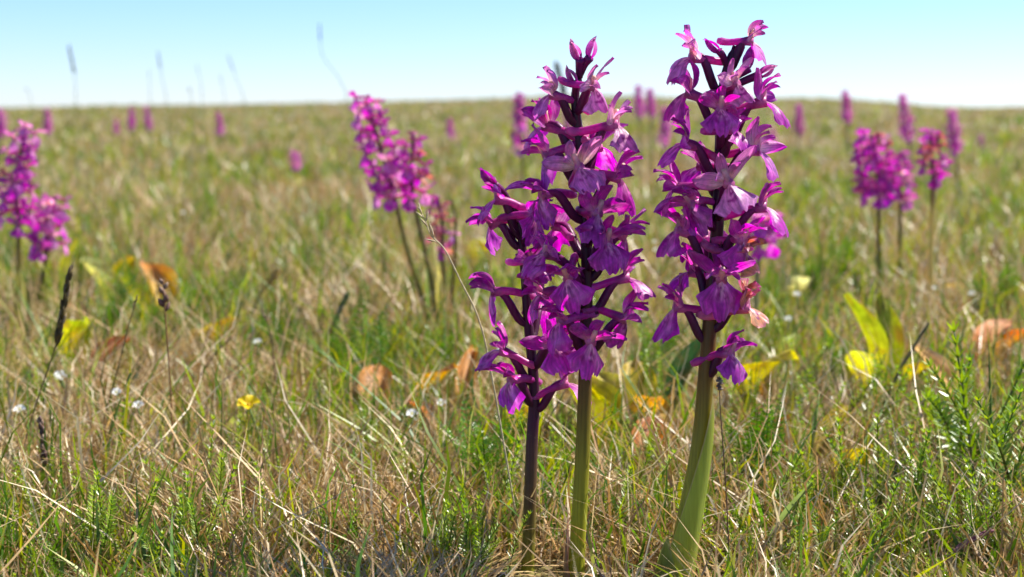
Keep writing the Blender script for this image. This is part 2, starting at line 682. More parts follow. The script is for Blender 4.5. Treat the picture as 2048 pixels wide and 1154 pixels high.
def flower_pieces(seed, kind='fresh', nu=10, nv=7):
    """dict of pieces in flower coordinates: +X faces out, +Z up, millimetres as metres"""
    r = random.Random(seed)
    j = lambda a, b: r.uniform(a, b)
    S = {}
    pale = r.random()
    tip = lerp(DEEP, MAG, j(.2, 1))
    mid = lerp(MAG, LILAC, j(0, .4))
    base = lerp(PALE, MAG, j(.2, .7))
    rim = lerp(MAG, LILAC, j(.3, 1.))
    if kind == 'pale':
        tip, mid, base, rim = lerp(MAG, PALE, j(.15, .7)), lerp(MAG, PALE, j(.3, .6)), lerp(PALE, CREAM, j(.3, .9)), lerp(LILAC, PALE, j(.25, .55))
    if kind == 'withered':
        tip, mid, base, rim = RUST, lerp(WINE, RUST, j(.2, .8)), MAG, lerp(RUST, CREAM, j(.1, .4))
    wr = .2 if kind == 'withered' else .085
    sh = .8 if kind == 'withered' else 1.
    # lateral sepals spread like wings
    for side in (-1, 1):
        p = petal(j(10.5, 13.5) * MM * sh, j(7.6, 9.2) * MM, ovate, R(j(65, 85)), R(j(10, 95)), j(.2, .7), wr, r.random(), sepal_col(tip, mid, base, .55 if kind == 'pale' else .3), nu, nv)
        Mx = Matrix.Rotation(R(j(-8, 12)), 4, 'Y') @ Matrix.Rotation(-side * R(j(32, 62)), 4, 'X') @ Matrix.Rotation(side * R(j(15, 50)), 4, 'Z')
        mb = MB().add(*p, M=Matrix.Translation((-.0004, side * .0012, .0003)) @ Mx)
        S['sepal_%d' % side] = mb
    # hood: dorsal sepal and two petals leaning over the column
    hood = MB()
    p = petal(j(8.5, 11) * MM * sh, j(6.2, 7.4) * MM, ovate, R(j(60, 90)), R(j(-10, 45)), j(.5, .9), wr, r.random(), sepal_col(tip, mid, base, .55 if kind == 'pale' else .3), nu, nv)
    hood.add(*p, M=Matrix.Translation((-.0006, 0, .0008)))
    for side in (-1, 1):
        p = petal(j(7, 9.5) * MM * sh, j(5, 6.2) * MM, ovate, R(j(45, 75)), R(j(-15, 25)), j(.5, .9), wr, r.random(), sepal_col(lerp(tip, LILAC, .3), mid, base, .55 if kind == 'pale' else .3), nu, nv)
        hood.add(*p, M=Matrix.Translation((.0002, side * .0011, .0005)) @ Matrix.Rotation(-side * R(j(15, 28)), 4, 'X') @ Matrix.Rotation(side * R(25), 4, 'Z'))
    path = [Vector((-.0012, 0, -.001)), Vector((.0002, 0, .0008)), Vector((.0013, 0, .0028)), Vector((.0017, 0, .0040))]
    hood.add(*tube(path, lambda t: (.0014 - .0006 * t), lambda t: ramp([(0, MAG), (.5, PALE), (1, CREAM)], t), 7))
    S['flower'] = hood
    # lip
    p = petal(j(11.5, 14) * MM * (.7 if kind == 'withered' else 1), j(11.5, 14.5) * MM * (.75 if kind == 'withered' else 1), broad, R(j(-65, -15)), R(j(-115, -80)), 0., wr * 1.1, r.random(), lip_col(r.random(), rim), nu + 2, nv * 3, lobes=lip_lobes(r.random()), fold=j(.25, 1.), twist=j(-.3, .3))
    S['lip'] = MB().add(*p, M=Matrix.Translation((.0004, 0, -.0006)))
    # spur
    Ls = j(13, 17) * MM
    b = j(-.35, .8)
    pts = [Vector((.0006, 0, -.0008)), Vector((-Ls * .35, 0, .0002 + Ls * .08 * b)), Vector((-Ls * .7, j(-.0015, .0015), Ls * .25 * b)), Vector((-Ls, j(-.002, .002), Ls * .55 * b))]
    sc = lerp((.55, .02, .32), MAG, j(0, .7)) if kind != 'withered' else lerp(MAG, RUST, .3)
    S['spur'] = MB().add(*tube(smooth_path(pts, 9), lambda t: (.0019 - .0007 * math.sin(t * 3.14 * .8) + .0003 * t) * (1 if t < .93 else .6), lambda t: ramp([(0, lerp(sc, PALE, .3)), (.3, sc), (1, lerp(sc, PALE, .15))], t), 8))
    return S


FLOWERS = {}
for kind, cnt in (('fresh', 14), ('pale', 6), ('withered', 3)):
    FLOWERS[kind] = []
    for i in range(cnt):
        S = flower_pieces(hash((len(kind), i)) % 9999, kind)
        FLOWERS[kind].append({k: mb.mesh(k.split('_')[0]) for k, mb in S.items()})
SMALL = {}
for kind, cnt in (('fresh', 4), ('pale', 3), ('withered', 3)):
    SMALL[kind] = []
    for i in range(cnt):
        S = flower_pieces(100 + i + len(kind) * 17, kind, 5, 4)
        mb = MB()
        for q in S.values():
            mb.add(q.v, q.f, q.c)
        SMALL[kind].append(mb.mesh('flower'))


def make_bud(seed, pale):
    r = random.Random(seed)
    mb = MB()
    c0, c1 = (MAG, lerp(PALE, LILAC, .3)) if pale else (DEEP, LILAC)
    for k in range(3):
        p = petal(r.uniform(7, 9) * MM, 4.6 * MM, ovate, R(72), R(112), -.9, .03, r.random(), lambda u, s: ramp([(0, c0), (1, c1)], u), 8, 6)
        mb.add(*p, M=Matrix.Rotation(R(120 * k + r.uniform(-15, 15)), 4, 'Z') @ Matrix.Translation((.0004, 0, 0)))
    return mb.mesh('bud')


BUDS = [make_bud(i, i % 2) for i in range(4)]

# ------------------------------------------------------------------ hero orchids
PURPLE_STEM, OLIVE, GREEN_STEM, LIME = (.050, .006, .032), (.105, .062, .014), (.20, .22, .022), (.34, .38, .06)


def sheath(path, t0, rbase, rtop, tip_t, open_dir, gap, c0, c1, edge, n=14, m=20):
    """A leaf wrapped round the stem: a split cone with a pointed tip. path: stem points from the ground up."""
    v, f, c = [], [], []
    N_ = len(path) - 1

    def at(t):
        q = max(0, min(1, t)) * N_
        k = min(int(q), N_ - 1)
        return path[k].lerp(path[k + 1], q - k)
    for i in range(n + 1):
        u = i / n
        for k in range(m + 1):
            s = -1 + 2 * k / m                      # across the leaf, 0 = midrib
            top = t0 + (tip_t - t0) * (.38 + .62 * (1 - abs(s) ** 1.3))
            t = t0 + (top - t0) * u
            r = rbase + (rtop - rbase) * (t - t0) / (tip_t - t0)
            r *= 1 + .05 * (abs(s) > .8) * u
            a = open_dir + s * (math.pi - gap * .5) * (1 - .35 * u)
            p = at(t)
            v.append((p.x + math.cos(a) * r, p.y + math.sin(a) * r, p.z))
            cc = ramp([(0, c0), (1, c1)], u)
            if abs(s) > .88 or u > .93:
                cc = lerp(cc, edge, .6)
            c.append(cc)
    for i in range(n):
        for k in range(m):
            p = i * (m + 1) + k
            f.append((p, p + 1, p + m + 2, p + m + 1))
    return v, f, c


def hero(label, Y, stem_px, stem_r, stem_stops, flowers, buds, bracts=True):
    base = P(*stem_px[0], Y)
    low = gnd(base.x - (P(*stem_px[1], Y).x - base.x) * .3, Y)
    low.z -= .004
    pts = [low] + [P(a, b, Y + (q if False else 0)) for (a, b), q in zip(stem_px, range(99))]
    path = smooth_path(pts, 60)
    root = thing('orchid', low, label, 'orchid', 'purple orchids flowering in the meadow')
    loc = lambda p: p - low
    lpath = [loc(p) for p in path]
    n = len(path)
    link('stem', make_mesh('stem', *tube(lpath, lambda t: stem_r[0] + (stem_r[1] - stem_r[0]) * t ** .8 if t < .97 else stem_r[1] * .7, lambda t: ramp(stem_stops, t), 14, rib=.025)), M_STEM, root)
    rr = random.Random(label)

    def nearest(z):
        return min(range(n), key=lambda i: abs(path[i].z - z))
    for idx, fl in enumerate(flowers):
        px, py, yaw = fl[:3]
        kind = fl[3] if len(fl) > 3 else 'fresh'
        sc = (fl[4] if len(fl) > 4 else 1.) * 1.1 * rr.uniform(.92, 1.06)
        i0 = nearest(P(px, py, Y).z)
        depth = -math.cos(R(yaw)) * (.013 + rr.uniform(0, .003))
        c = P(px, py, Y + depth)
        Rm = Matrix.Rotation(R(yaw - 90 + rr.uniform(-8, 8)), 4, 'Z') @ Matrix.Rotation(R(rr.uniform(-30, 18)), 4, 'Y') @ Matrix.Rotation(R(rr.uniform(-25, 25)), 4, 'X')
        Mx = Matrix.Translation(loc(c)) @ Rm @ Matrix.Scale(sc, 4)
        S = FLOWERS[kind][rr.randrange(len(FLOWERS[kind]))]
        fo = link('flower', S['flower'], M_PETAL, root, Mx)
        if kind == 'withered':
            fo['label'] = 'shrivelled rust-orange orchid flower'
        elif kind == 'pale':
            fo['label'] = 'pale pink fading orchid flower'
        link('sepal', S['sepal_-1'], M_PETAL, fo)
        link('sepal', S['sepal_1'], M_PETAL, fo)
        link('lip', S['lip'], M_PETAL, fo)
        link('spur', S['spur'], M_PETAL, fo)
        # ovary: leaves the stem lower down, arches up and out to the back of the flower
        drop = rr.uniform(.010, .015) * sc
        ia = nearest(c.z - drop)
        a = path[ia]
        inv = (Matrix.Translation(low) @ Mx).inverted()
        out = (c - a)
        out.z = 0
        pts = [a, a + out * .28 + Vector((0, 0, drop * .22)), a + out * .62 + Vector((0, 0, drop * .85)), c + Vector((0, 0, .0004)) - out * .06]
        pts = [inv @ p for p in smooth_path(pts, 10)]
        oc = lerp((.06, .006, .036), (.17, .010, .09), rr.random() * .8)
        v, f, cc = tube(pts, lambda t: (.0011 + .00065 * math.sin(math.pi * t ** .8)) / sc, lambda t: ramp([(0, PURPLE_STEM), (.5, oc), (1, lerp(oc, MAG, .4))], t), 8, rib=.06)
        link('ovary', make_mesh('ovary', v, f, cc), M_STEM, fo)
        # bract at the foot of the ovary
        bl = rr.uniform(8, 12) * MM
        v, f, cc = petal(bl, 2.6 * MM, ovate, R(20), R(75), .5, .04, rr.random(), lambda u, s: ramp([(0, (.10, .01, .07)), (.6, (.22, .02, .18)), (1, (.12, .03, .05))], u), 8, 3)
        aa = math.atan2(out.y, out.x)
        Mb = inv @ Matrix.Translation(a) @ Matrix.Rotation(aa + rr.uniform(-.5, .5), 4, 'Z')
        link('bract', make_mesh('bract', [Mb @ Vector(p) for p in v], f, cc), M_PETAL, fo)
    for px, py, ang, k in buds:
        c = P(px, py, Y - .003)
        i0 = nearest(c.z - .006)
        a = path[min(i0, n - 1)]
        pts = smooth_path([a, a.lerp(c, .5) + Vector((0, 0, .001)), c + (c - a) * .1], 8)
        Mx = Matrix.Translation(loc(c)) @ Matrix.Rotation(R(ang), 4, 'Y') @ Matrix.Scale(rr.uniform(.9, 1.1), 4)
        b = link('bud', BUDS[k % 4], M_PETAL, root, Mx)
        inv = (Matrix.Translation(low) @ Mx).inverted()
        v, f, cc = tube([inv @ p for p in pts], lambda t: .0012 + .0004 * t, lambda t: ramp([(0, PURPLE_STEM), (1, (.2, .01, .13))], t), 7)
        link('ovary', make_mesh('ovary', v, f, cc), M_STEM, b)
    return root, lpath


L_, F_, R_ = -90, 0, 90
o1, p1 = hero('shorter purple orchid on a dark purple stem beside two taller orchids', .535,
     [(1056, 1120), (1063, 900), (1068, 780), (1056, 640), (1047, 520), (1037, 440), (1014, 396)], (.0030, .0012),
     [(0, (.46, .48, .05)), (.10, (.38, .40, .04)), (.22, (.14, .09, .035)), (.34, (.07, .014, .045)), (1, PURPLE_STEM)],
     [(994, 396, -80), (980, 446, -95), (1070, 428, 60, 'fresh', .9), (985, 580, -85), (1062, 520, 30, 'fresh', .85), (1003, 700, -75, 'fresh', .9),
      (1022, 757, -50), (1108, 688, 20), (1132, 764, 80, 'fresh', .9), (1085, 610, 150, 'fresh', .9)],
     [(990, 372, -40, 0)])
o2, p2 = hero('tall purple orchid standing between a shorter and a taller one', .52,
     [(1153, 1120), (1165, 900), (1171, 700), (1173, 500), (1162, 310), (1150, 200), (1160, 150)], (.0036, .0013),
     [(0, (.48, .50, .04)), (.20, (.38, .38, .03)), (.36, (.16, .10, .018)), (.46, (.07, .02, .02)), (.6, PURPLE_STEM), (1, PURPLE_STEM)],
     [(1187, 172, 45, 'pale', .85), (1102, 186, -75, 'pale', .9), (1092, 248, -110), (1090, 308, -80), (1232, 246, 70, 'pale'), (1157, 332, 5, 'pale'), (1196, 292, 120, 'fresh', .9),
      (1238, 352, 80), (1084, 388, -65), (1196, 424, 35), (1250, 470, 85), (1090, 505, -45), (1135, 553, -10), (1082, 584, -85), (1215, 480, 20, 'fresh', .9),
      (1254, 552, 95), (1250, 634, 75), (1183, 682, 10), (1110, 450, -150, 'fresh', .9), (1120, 640, -60, 'fresh', .9)],
     [(1178, 118, 15, 1), (1160, 122, -25, 3), (1152, 168, -30, 1)])
o3, p3 = hero('tallest purple orchid with a thick green sheathed stem and one shrivelled flower', .515,
     [(1356, 1120), (1398, 900), (1413, 730), (1426, 560), (1438, 400), (1441, 260), (1448, 160), (1470, 92)], (.0042, .0013),
     [(0, (.46, .50, .06)), (.20, (.34, .34, .03)), (.36, (.17, .11, .02)), (.5, (.09, .035, .02)), (.62, PURPLE_STEM), (1, PURPLE_STEM)],
     [(1502, 80, 85, 'pale', .85), (1384, 112, -80, 'pale', .95), (1376, 182, -85), (1472, 165, 30, 'pale', .85), (1527, 200, 85), (1368, 284, -80), (1442, 215, 5, 'fresh', .9),
      (1514, 298, 80, 'pale'), (1456, 364, 5, 'pale'), (1528, 410, 85), (1350, 372, -90), (1382, 405, -60), (1358, 456, -80), (1486, 478, 40), (1490, 505, 60, 'withered', .9),
      (1384, 540, -120), (1443, 556, 5), (1352, 612, -85), (1494, 612, 65, 'withered', 1.), (1462, 704, 60), (1400, 330, -130, 'fresh', .9),
      (1410, 480, -160, 'fresh', .9), (1470, 258, 50, 'fresh', .9)],
     [(1494, 140, 10, 2), (1516, 152, 60, 1), (1440, 105, -50, 0)])

PALEGRN, SHG = (.42, .44, .13), (.22, .29, .05)


def add_sheath(root, path, *a, label=None):
    o = link('sheath_leaf', make_mesh('sheath_leaf', *sheath(path, *a)), M_SHEATH, root)
    if label:
        o['label'] = label


# open_dir: direction of the leaf's midrib (radians, -pi/2 faces the camera)
add_sheath(o3, p3, -.01, .0088, .0038, .33, R(-40), .5, (.48, .54, .13), (.42, .47, .08), (.65, .40, .33))
add_sheath(o3, p3, -.01, .0098, .0068, .16, R(-150), .7, (.30, .40, .10), (.28, .36, .08), (.50, .52, .2))
add_sheath(o2, p2, -.01, .0056, .0042, .22, R(170), 1.6, (.42, .40, .12), (.46, .26, .2), (.55, .16, .2))
add_sheath(o2, p2, -.01, .0078, .0066, .155, R(-20), .6, (.34, .36, .06), PALEGRN, (.5, .48, .2))
add_sheath(o1, p1, -.01, .0056, .0048, .12, R(-10), .8, (.36, .36, .07), PALEGRN, (.5, .48, .2))
add_sheath(o1, p1, -.01, .0060, .0050, .15, R(190), .9, (.34, .35, .08), PALEGRN, (.5, .48, .2))


# ------------------------------------------------------------------ orchids further off
def strap_leaf(L, W, a0, a1, col0, col1, seed, nu=10, nv=4):
    return petal(L, W, lambda u: .55 + .45 * math.sin(math.pi * min(1, u * 1.15)) if u < .55 else max(.03, 1 - ((u - .55) / .45) ** 1.6), a0, a1, .8, .02, seed, lambda u, s: lerp(col0, col1, u), nu, nv)


def far_orchid(label, Y, stem_px, spike_px, nfl, r=.014, tone='fresh', sc=.8, stops=None, pale=.15, leaves=(), group='purple orchids flowering in the meadow', stem_r=.0022, seed=0, cone=.45, withered=.05):
    rr = random.Random(seed + int(Y * 1000))
    top = P(*stem_px[-1], Y)
    pts = [P(a, b, Y) for a, b in stem_px]
    low = pts[0].copy()
    g = gnd(low.x, Y)
    if low.z > g.z + .003:
        pts = [g - Vector((0, 0, .004))] + pts
    low = pts[0]
    path = smooth_path(pts, 24)
    root = thing('orchid', low, label, 'orchid', group)
    lp = [p - low for p in path]
    stops = stops or [(0, GREEN_STEM), (.3, (.18, .17, .03)), (.55, (.10, .05, .02)), (.8, PURPLE_STEM), (1, PURPLE_STEM)]
    link('stem', make_mesh('stem', *tube(lp, lambda t: stem_r * (1 - .55 * t), lambda t: ramp(stops, t), 8)), M_STEM, root)
    ztop = lp[-1].z
    z0 = (P(spike_px[0], spike_px[1], Y) - low).z
    for i in range(nfl):
        t = (i + .5) / nfl
        z = z0 + (ztop - z0) * (1 - (1 - t) ** 1.15)
        q = min(lp, key=lambda p: abs(p.z - z))
        yaw = i * 137.5 + rr.uniform(-20, 20)
        rad = r * (1 - cone * t) * rr.uniform(.8, 1.15)
        f = Vector((math.sin(R(yaw)), -math.cos(R(yaw)), 0))
        c = q + f * rad
        c.z = z + rr.uniform(-.002, .002)
        u = rr.random()
        kind = tone if u > pale + withered else ('pale' if u > withered else 'withered')
        s = sc * (1.28 if Y < 1.6 else 1.1) * (1 - .35 * t) * rr.uniform(.8, 1.15)
        Mx = Matrix.Translation(c) @ Matrix.Rotation(R(yaw - 90), 4, 'Z') @ Matrix.Rotation(R(rr.uniform(-20, 10)), 4, 'Y') @ Matrix.Rotation(R(rr.uniform(-15, 15)), 4, 'X') @ Matrix.Scale(s, 4)
        link('flower', rr.choice(SMALL[kind]), M_PETAL, root, Mx)
    for (az, L, W, a0, a1, c0, c1, zz) in leaves:
        q = min(lp, key=lambda p: abs(p.z - zz))
        v, f, c = strap_leaf(L, W, R(a0), R(a1), c0, c1, rr.random())
        link('leaf', make_mesh('leaf', v, f, c), M_SHEATH, root, Matrix.Translation(q) @ Matrix.Rotation(R(az), 4, 'Z'))
    return root


YEL, YGR = (.60, .52, .14), (.36, .40, .08)
GLF = (.12, .22, .05)
# beside the left edge
far_orchid('tall pink-purple orchid with fading blooms beside a shorter one', 1.16, [(42, 640), (38, 560), (37, 460), (34, 380), (45, 290), (52, 255)], (36, 452), 22, pale=.5, sc=.85, r=.015, seed=1,
           leaves=[(-70, .05, .012, 75, 95, YGR, YEL, .004), (110, .045, .010, 60, 80, GLF, YGR, .004)])
far_orchid('short pink-purple orchid at the foot of a taller one', 1.2, [(72, 620), (85, 560), (93, 505), (98, 440), (112, 392)], (94, 500), 16, pale=.5, sc=.8, r=.015, seed=2)
# twin stems
far_orchid('orchid with a long leaning magenta spike and a dark stem', 1.12, [(858, 640), (815, 500), (790, 400), (765, 310), (745, 240), (735, 196)], (784, 402), 24, r=.016, sc=.85, seed=3, pale=.2,
           leaves=[(-110, .065, .013, 80, 95, GLF, (.24, .32, .10), .006)])
far_orchid('sparse small magenta orchid leaning against a longer spike, pale yellow sheath leaves', 1.10, [(874, 640), (862, 560), (838, 450), (826, 390), (824, 330), (828, 270)], (830, 396), 13, r=.013, sc=.75, seed=4, pale=.1, withered=.2,
           leaves=[(-60, .066, .013, 86, 100, YEL, (.7, .62, .25), .016), (-120, .048, .011, 80, 100, YEL, (.7, .62, .22), .010)])
far_orchid('withered brownish pink orchid with rust-coloured blooms', 1.15, [(890, 590), (886, 520), (884, 450), (876, 392)], (884, 505), 14, r=.009, sc=.6, seed=5, pale=.3, withered=.55)
# right side
far_orchid('dense magenta orchid on a thin brown stem', 1.28, [(1758, 590), (1757, 480), (1757, 400), (1752, 320), (1742, 268)], (1757, 398), 32, r=.017, sc=.85, seed=6, pale=.05, cone=.3)
far_orchid('paler orchid spike half hidden behind a dense magenta one', 1.42, [(1800, 580), (1800, 450), (1800, 395), (1796, 310)], (1800, 405), 22, r=.012, sc=.7, seed=7, pale=.35, cone=.3)
far_orchid('sparse orchid with few flowers on a straight brown and straw-yellow stem', 1.3, [(1862, 600), (1863, 480), (1865, 370), (1862, 262)], (1866, 350), 11, r=.013, sc=.8, seed=8, pale=.1, stem_r=.0030, cone=.55,
           stops=[(0, (.66, .56, .2)), (.5, (.60, .48, .14)), (.58, (.20, .10, .03)), (1, (.07, .01, .03))], leaves=[(10, .03, .008, 20, 10, YEL, (.6, .35, .08), .004)])
far_orchid('small magenta orchid half hidden behind the tallest orchid', 1.05, [(1512, 640), (1514, 560), (1520, 480), (1535, 425)], (1524, 488), 12, r=.011, sc=.8, seed=9, stem_r=.0026,
           stops=[(0, (.40, .38, .16)), (.7, (.30, .26, .12)), (1, PURPLE_STEM)])
# farther, each a soft magenta spike among the grass: (x, top, bottom of spike, distance, lean)
FAR = [(95, 220, 262, 4.2, 0, .5), (232, 240, 264, 6.5, 0, .5), (263, 216, 256, 5.2, 0, .0), (293, 214, 256, 5.0, 6, .2), (437, 226, 264, 5.2, 4, .4), (588, 302, 332, 3.2, 4, .7),
       (900, 238, 272, 5.2, 0, .05), (1036, 190, 300, 2.3, 8, .2), (1276, 172, 228, 3.6, 2, .1), (1299, 180, 228, 3.7, 3, .3), (1332, 214, 285, 3.0, -4, .5), (1597, 210, 264, 4.0, 0, .1),
       (1690, 182, 242, 3.7, 4, .05), (1803, 192, 276, 2.9, 14, .35), (1903, 220, 300, 2.7, 8, .35), (1962, 272, 292, 5.5, 0, .2), (2, 222, 272, 3.6, 0, .2), (1545, 256, 292, 5.2, 0, .4), (1135, 222, 268, 4.4, 0, .5)]
FARL = ['dull far-off orchid spike beyond the pair of pink-purple orchids', 'faintest and smallest of three far-off orchids in a row', 'middle one of three far-off orchids in a row', 'slightly leaning outer one of three far-off orchids in a row',
        'slim faded far-off orchid below a thin skyline grass stem', 'low pink orchid head alone in the grass', 'lone small rounded magenta orchid far behind the shorter orchid', 'taller blurred magenta orchid just behind the tall middle orchid',
        'one of two close far-off orchids against the skyline', 'one of two close far-off orchids against the skyline', 'pale blurred orchid close behind the tallest orchid', 'upright far-off orchid wholly below the skyline near the tallest orchid',
        'dark magenta far-off orchid whose tip rises above the skyline', 'slanting pale orchid above the dense magenta orchid', 'pale far-off orchid behind the sparse straw-stemmed orchid', 'tiny far-off orchid beyond the sparse straw-stemmed orchid',
        'far-off orchid behind the tall pink-purple orchid', 'faint far-off orchid seen past the side of the tallest orchid', 'faint far-off orchid seen through the middle orchid spike']
for i, (x, t, b, Y, ln, pale) in enumerate(FAR):
    gy = 205 + FPX * CAM_H / Y
    far_orchid(FARL[i], Y, [(x + ln * 2, gy), (x + ln, b), (x + ln * .5, (t + b) / 2), (x, t)], (x + ln, b), 22 if b - t > 30 else 14,
               r=.011, sc=.95, seed=20 + i, pale=pale, group='far-off orchids in the grass', cone=.6, stem_r=.003, withered=.0)

# ------------------------------------------------------------------ grass stalks with seed heads
def stalk(label, Y, pts_px, head, r=.0005, hr=.0016, col=(.22, .16, .06), hcol=(.10, .06, .03), style='spike', group=None, nspk=18, name='grass_stalk'):
    """head: fraction of the path (from the tip) that carries the seed head"""
    pts = [P(a, b, Y) for a, b in pts_px]
    g = gnd(pts[0].x, Y)
    if pts[0].z > g.z + .002:
        d = (pts[0] - pts[1])
        k = (pts[0].z - g.z) / max(.02, -d.z) if d.z < 0 else 0
        gp = gnd(pts[0].x + d.x * k * .8, Y)
        pts = [gp - Vector((0, 0, .003))] + pts
    low = pts[0]
    path = [p - low for p in smooth_path(pts, 40)]
    root = thing(name, low, label, 'grass stalk', group)
    link('stem', make_mesh('stem', *tube(path, lambda t: r * (1 - (.4 if head > 0 else .9) * t), lambda t: lerp(col, hcol, .5 * t), 6)), M_SEED, root)
    n = len(path)
    i0 = int((1 - head) * (n - 1))
    seg = path[i0:]
    rr = random.Random(label + str(Y))
    if head > 0:
        mb = MB()
        L = sum((seg[i + 1] - seg[i]).length for i in range(len(seg) - 1))
        for k in range(nspk):
            t = k / nspk
            q = t * (len(seg) - 1)
            j = min(int(q), len(seg) - 2)
            p = seg[j].lerp(seg[j + 1], q - j)
            tan = (seg[j + 1] - seg[j]).normalized()
            az = k * 137.5
            sl = L * (.22 if style == 'spike' else .3) * (1 - .4 * t)
            s = tan.orthogonal().normalized()
            s.rotate(Matrix.Rotation(R(az), 3, tan))
            spread = .22 if style == 'spike' else .65
            q0 = p + s * hr * .25
            q1 = p + tan * sl + s * sl * spread
            w_ = hr * rr.uniform(.6, 1.)
            cc = lerp(hcol, (.40, .30, .18), rr.random() ** 2 * .6)
            mb.add(*tube([q0, q0.lerp(q1, .35), q0.lerp(q1, .7), q1], lambda t_: w_ * [.3, 1, .8, .12][min(3, int(round(t_ * 3)))], lambda t_: cc, 5))
        link('seed_head', mb.mesh('seed_head'), M_SEED, root)
    return root


stalk('dark slender grass spike leaning on a thin stem', .66, [(38, 925), (75, 800), (112, 690), (128, 610), (141, 538)], .40, hr=.0011, hcol=(.09, .065, .02), nspk=22)
stalk('grass stalk with a small forked brown bud on top', .68, [(347, 900), (340, 760), (332, 650), (326, 560)], .16, hr=.0016, r=.0006, col=(.30, .15, .05), hcol=(.16, .08, .06), nspk=7, style='open')
stalk('thin bent grass stem with a closed tip', .7, [(205, 850), (235, 740), (258, 650), (275, 590)], .12, hr=.0007, hcol=(.14, .11, .04), nspk=8)
stalk('thin straw with curled twigs at its tip', .56, [(985, 760), (958, 640), (920, 560), (890, 500), (862, 470), (850, 440), (836, 414)], .35, hr=.0005, r=.0004, col=(.55, .48, .28), hcol=(.55, .46, .28), nspk=9, style='open')
stalk('short stub of a dark brown seed spike', .62, [(90, 960), (88, 910), (86, 870), (80, 838)], .6, hr=.0014, hcol=(.10, .05, .045), nspk=16)
stalk('single dark pointed spikelet hanging beside a thick green stem', .50, [(1458, 1110), (1453, 1000), (1445, 880), (1440, 810), (1439, 752)], .09, hr=.0016, r=.00025, col=(.12, .06, .04), hcol=(.10, .06, .05), nspk=5)
stalk('dark upright seed spike among bright bedstraw', .60, [(1768, 1100), (1778, 1030), (1790, 960), (1794, 920)], .5, hr=.0011, hcol=(.10, .08, .05), nspk=18)
stalk('pinkish purple feathery grass head leaning over bright bedstraw', .52, [(1860, 1154), (1900, 1110), (1935, 1085), (1978, 1062)], .62, hr=.0008, r=.0004, col=(.40, .28, .20), hcol=(.36, .14, .18), nspk=26)
stalk('green grass spike with a blunt tip', .95, [(655, 690), (668, 650), (682, 615), (695, 590)], .7, hr=.0018, hcol=(.12, .17, .03), col=(.12, .17, .03), nspk=26)
stalk('dark curved stalk bent beside a withered orchid', 1.1, [(906, 560), (911, 480), (910, 430), (902, 398)], .1, r=.0013, hr=.0015, col=(.10, .05, .02), hcol=(.12, .06, .03), nspk=5)
stalk('thin brown stalk with an angled orange tip', .85, [(375, 800), (420, 720), (465, 672)], .1, r=.0011, hr=.0012, col=(.20, .15, .05), hcol=(.40, .2, .08), nspk=5)
stalk('leaning brown stalk with a pale tip', .78, [(1790, 760), (1830, 690), (1858, 645)], .05, r=.0011, hr=.0011, col=(.14, .13, .05), hcol=(.2, .16, .08), nspk=4)
stalk('long leaning green grass stem in tall grass', .72, [(1800, 900), (1850, 800), (1890, 720)], .0, r=.0011, col=(.12, .16, .04), hcol=(.14, .18, .05))
stalk('straight green shoot with a narrow top', .64, [(1982, 880), (1980, 780), (1977, 690)], .0, r=.0014, col=(.10, .19, .03), hcol=(.10, .18, .03))
stalk('dark drooping thorny twig with a brown tip', .82, [(545, 700), (536, 650), (522, 618)], .2, r=.0006, hr=.0008, col=(.15, .08, .05), hcol=(.15, .08, .05), nspk=4)
stalk('yellow-tipped stalk leaning over straw', 1.1, [(515, 600), (535, 570), (556, 540)], .3, r=.0012, hr=.0030, col=(.15, .15, .04), hcol=(.65, .38, .05), nspk=14, style='open')
# against the sky, well beyond the plane of focus
SKYL = 'hazy thin grass stem rising above the skyline'
SKYG = 'thin grass stems against the sky'
for i, (Y, pts, hd, hr_) in enumerate([(2.6, [(156, 440), (152, 250), (150, 160), (138, 92)], .28, .0022), (2.8, [(345, 420), (335, 220), (325, 160), (316, 104)], .2, .0014),
                                       (3.0, [(502, 400), (490, 215), (474, 160), (456, 112)], .2, .0012), (3., [(384, 400), (384, 215), (378, 175)], .2, .002),
                                       (3.4, [(66, 360), (62, 205), (52, 176)], .2, .0016), (3.4, [(300, 360), (300, 200), (298, 140)], .1, .0009), (3.2, [(455, 360), (450, 205), (440, 150)], .1, .0009), (3.2, [(410, 360), (404, 190), (394, 130)], .1, .0009)]):
    stalk(SKYL, Y, pts, hd, r=.0008, hr=hr_, col=(.18, .24, .10), hcol=(.12, .14, .12), group=SKYG, nspk=14)
stalk('long bent grass stem with a tiny dark head high against the sky', 2.4, [(720, 430), (705, 320), (698, 215), (680, 160), (645, 110), (639, 48)], .08, r=.0008, hr=.0020, col=(.22, .28, .10), hcol=(.10, .12, .14), nspk=8)
stalk('dark blurred plantain head leaning beside the tall middle orchid', 2.2, [(1150, 430), (1138, 260), (1128, 190), (1112, 128)], .24, r=.0016, hr=.0048, col=(.10, .12, .04), hcol=(.02, .045, .045), nspk=30, name='plantain')

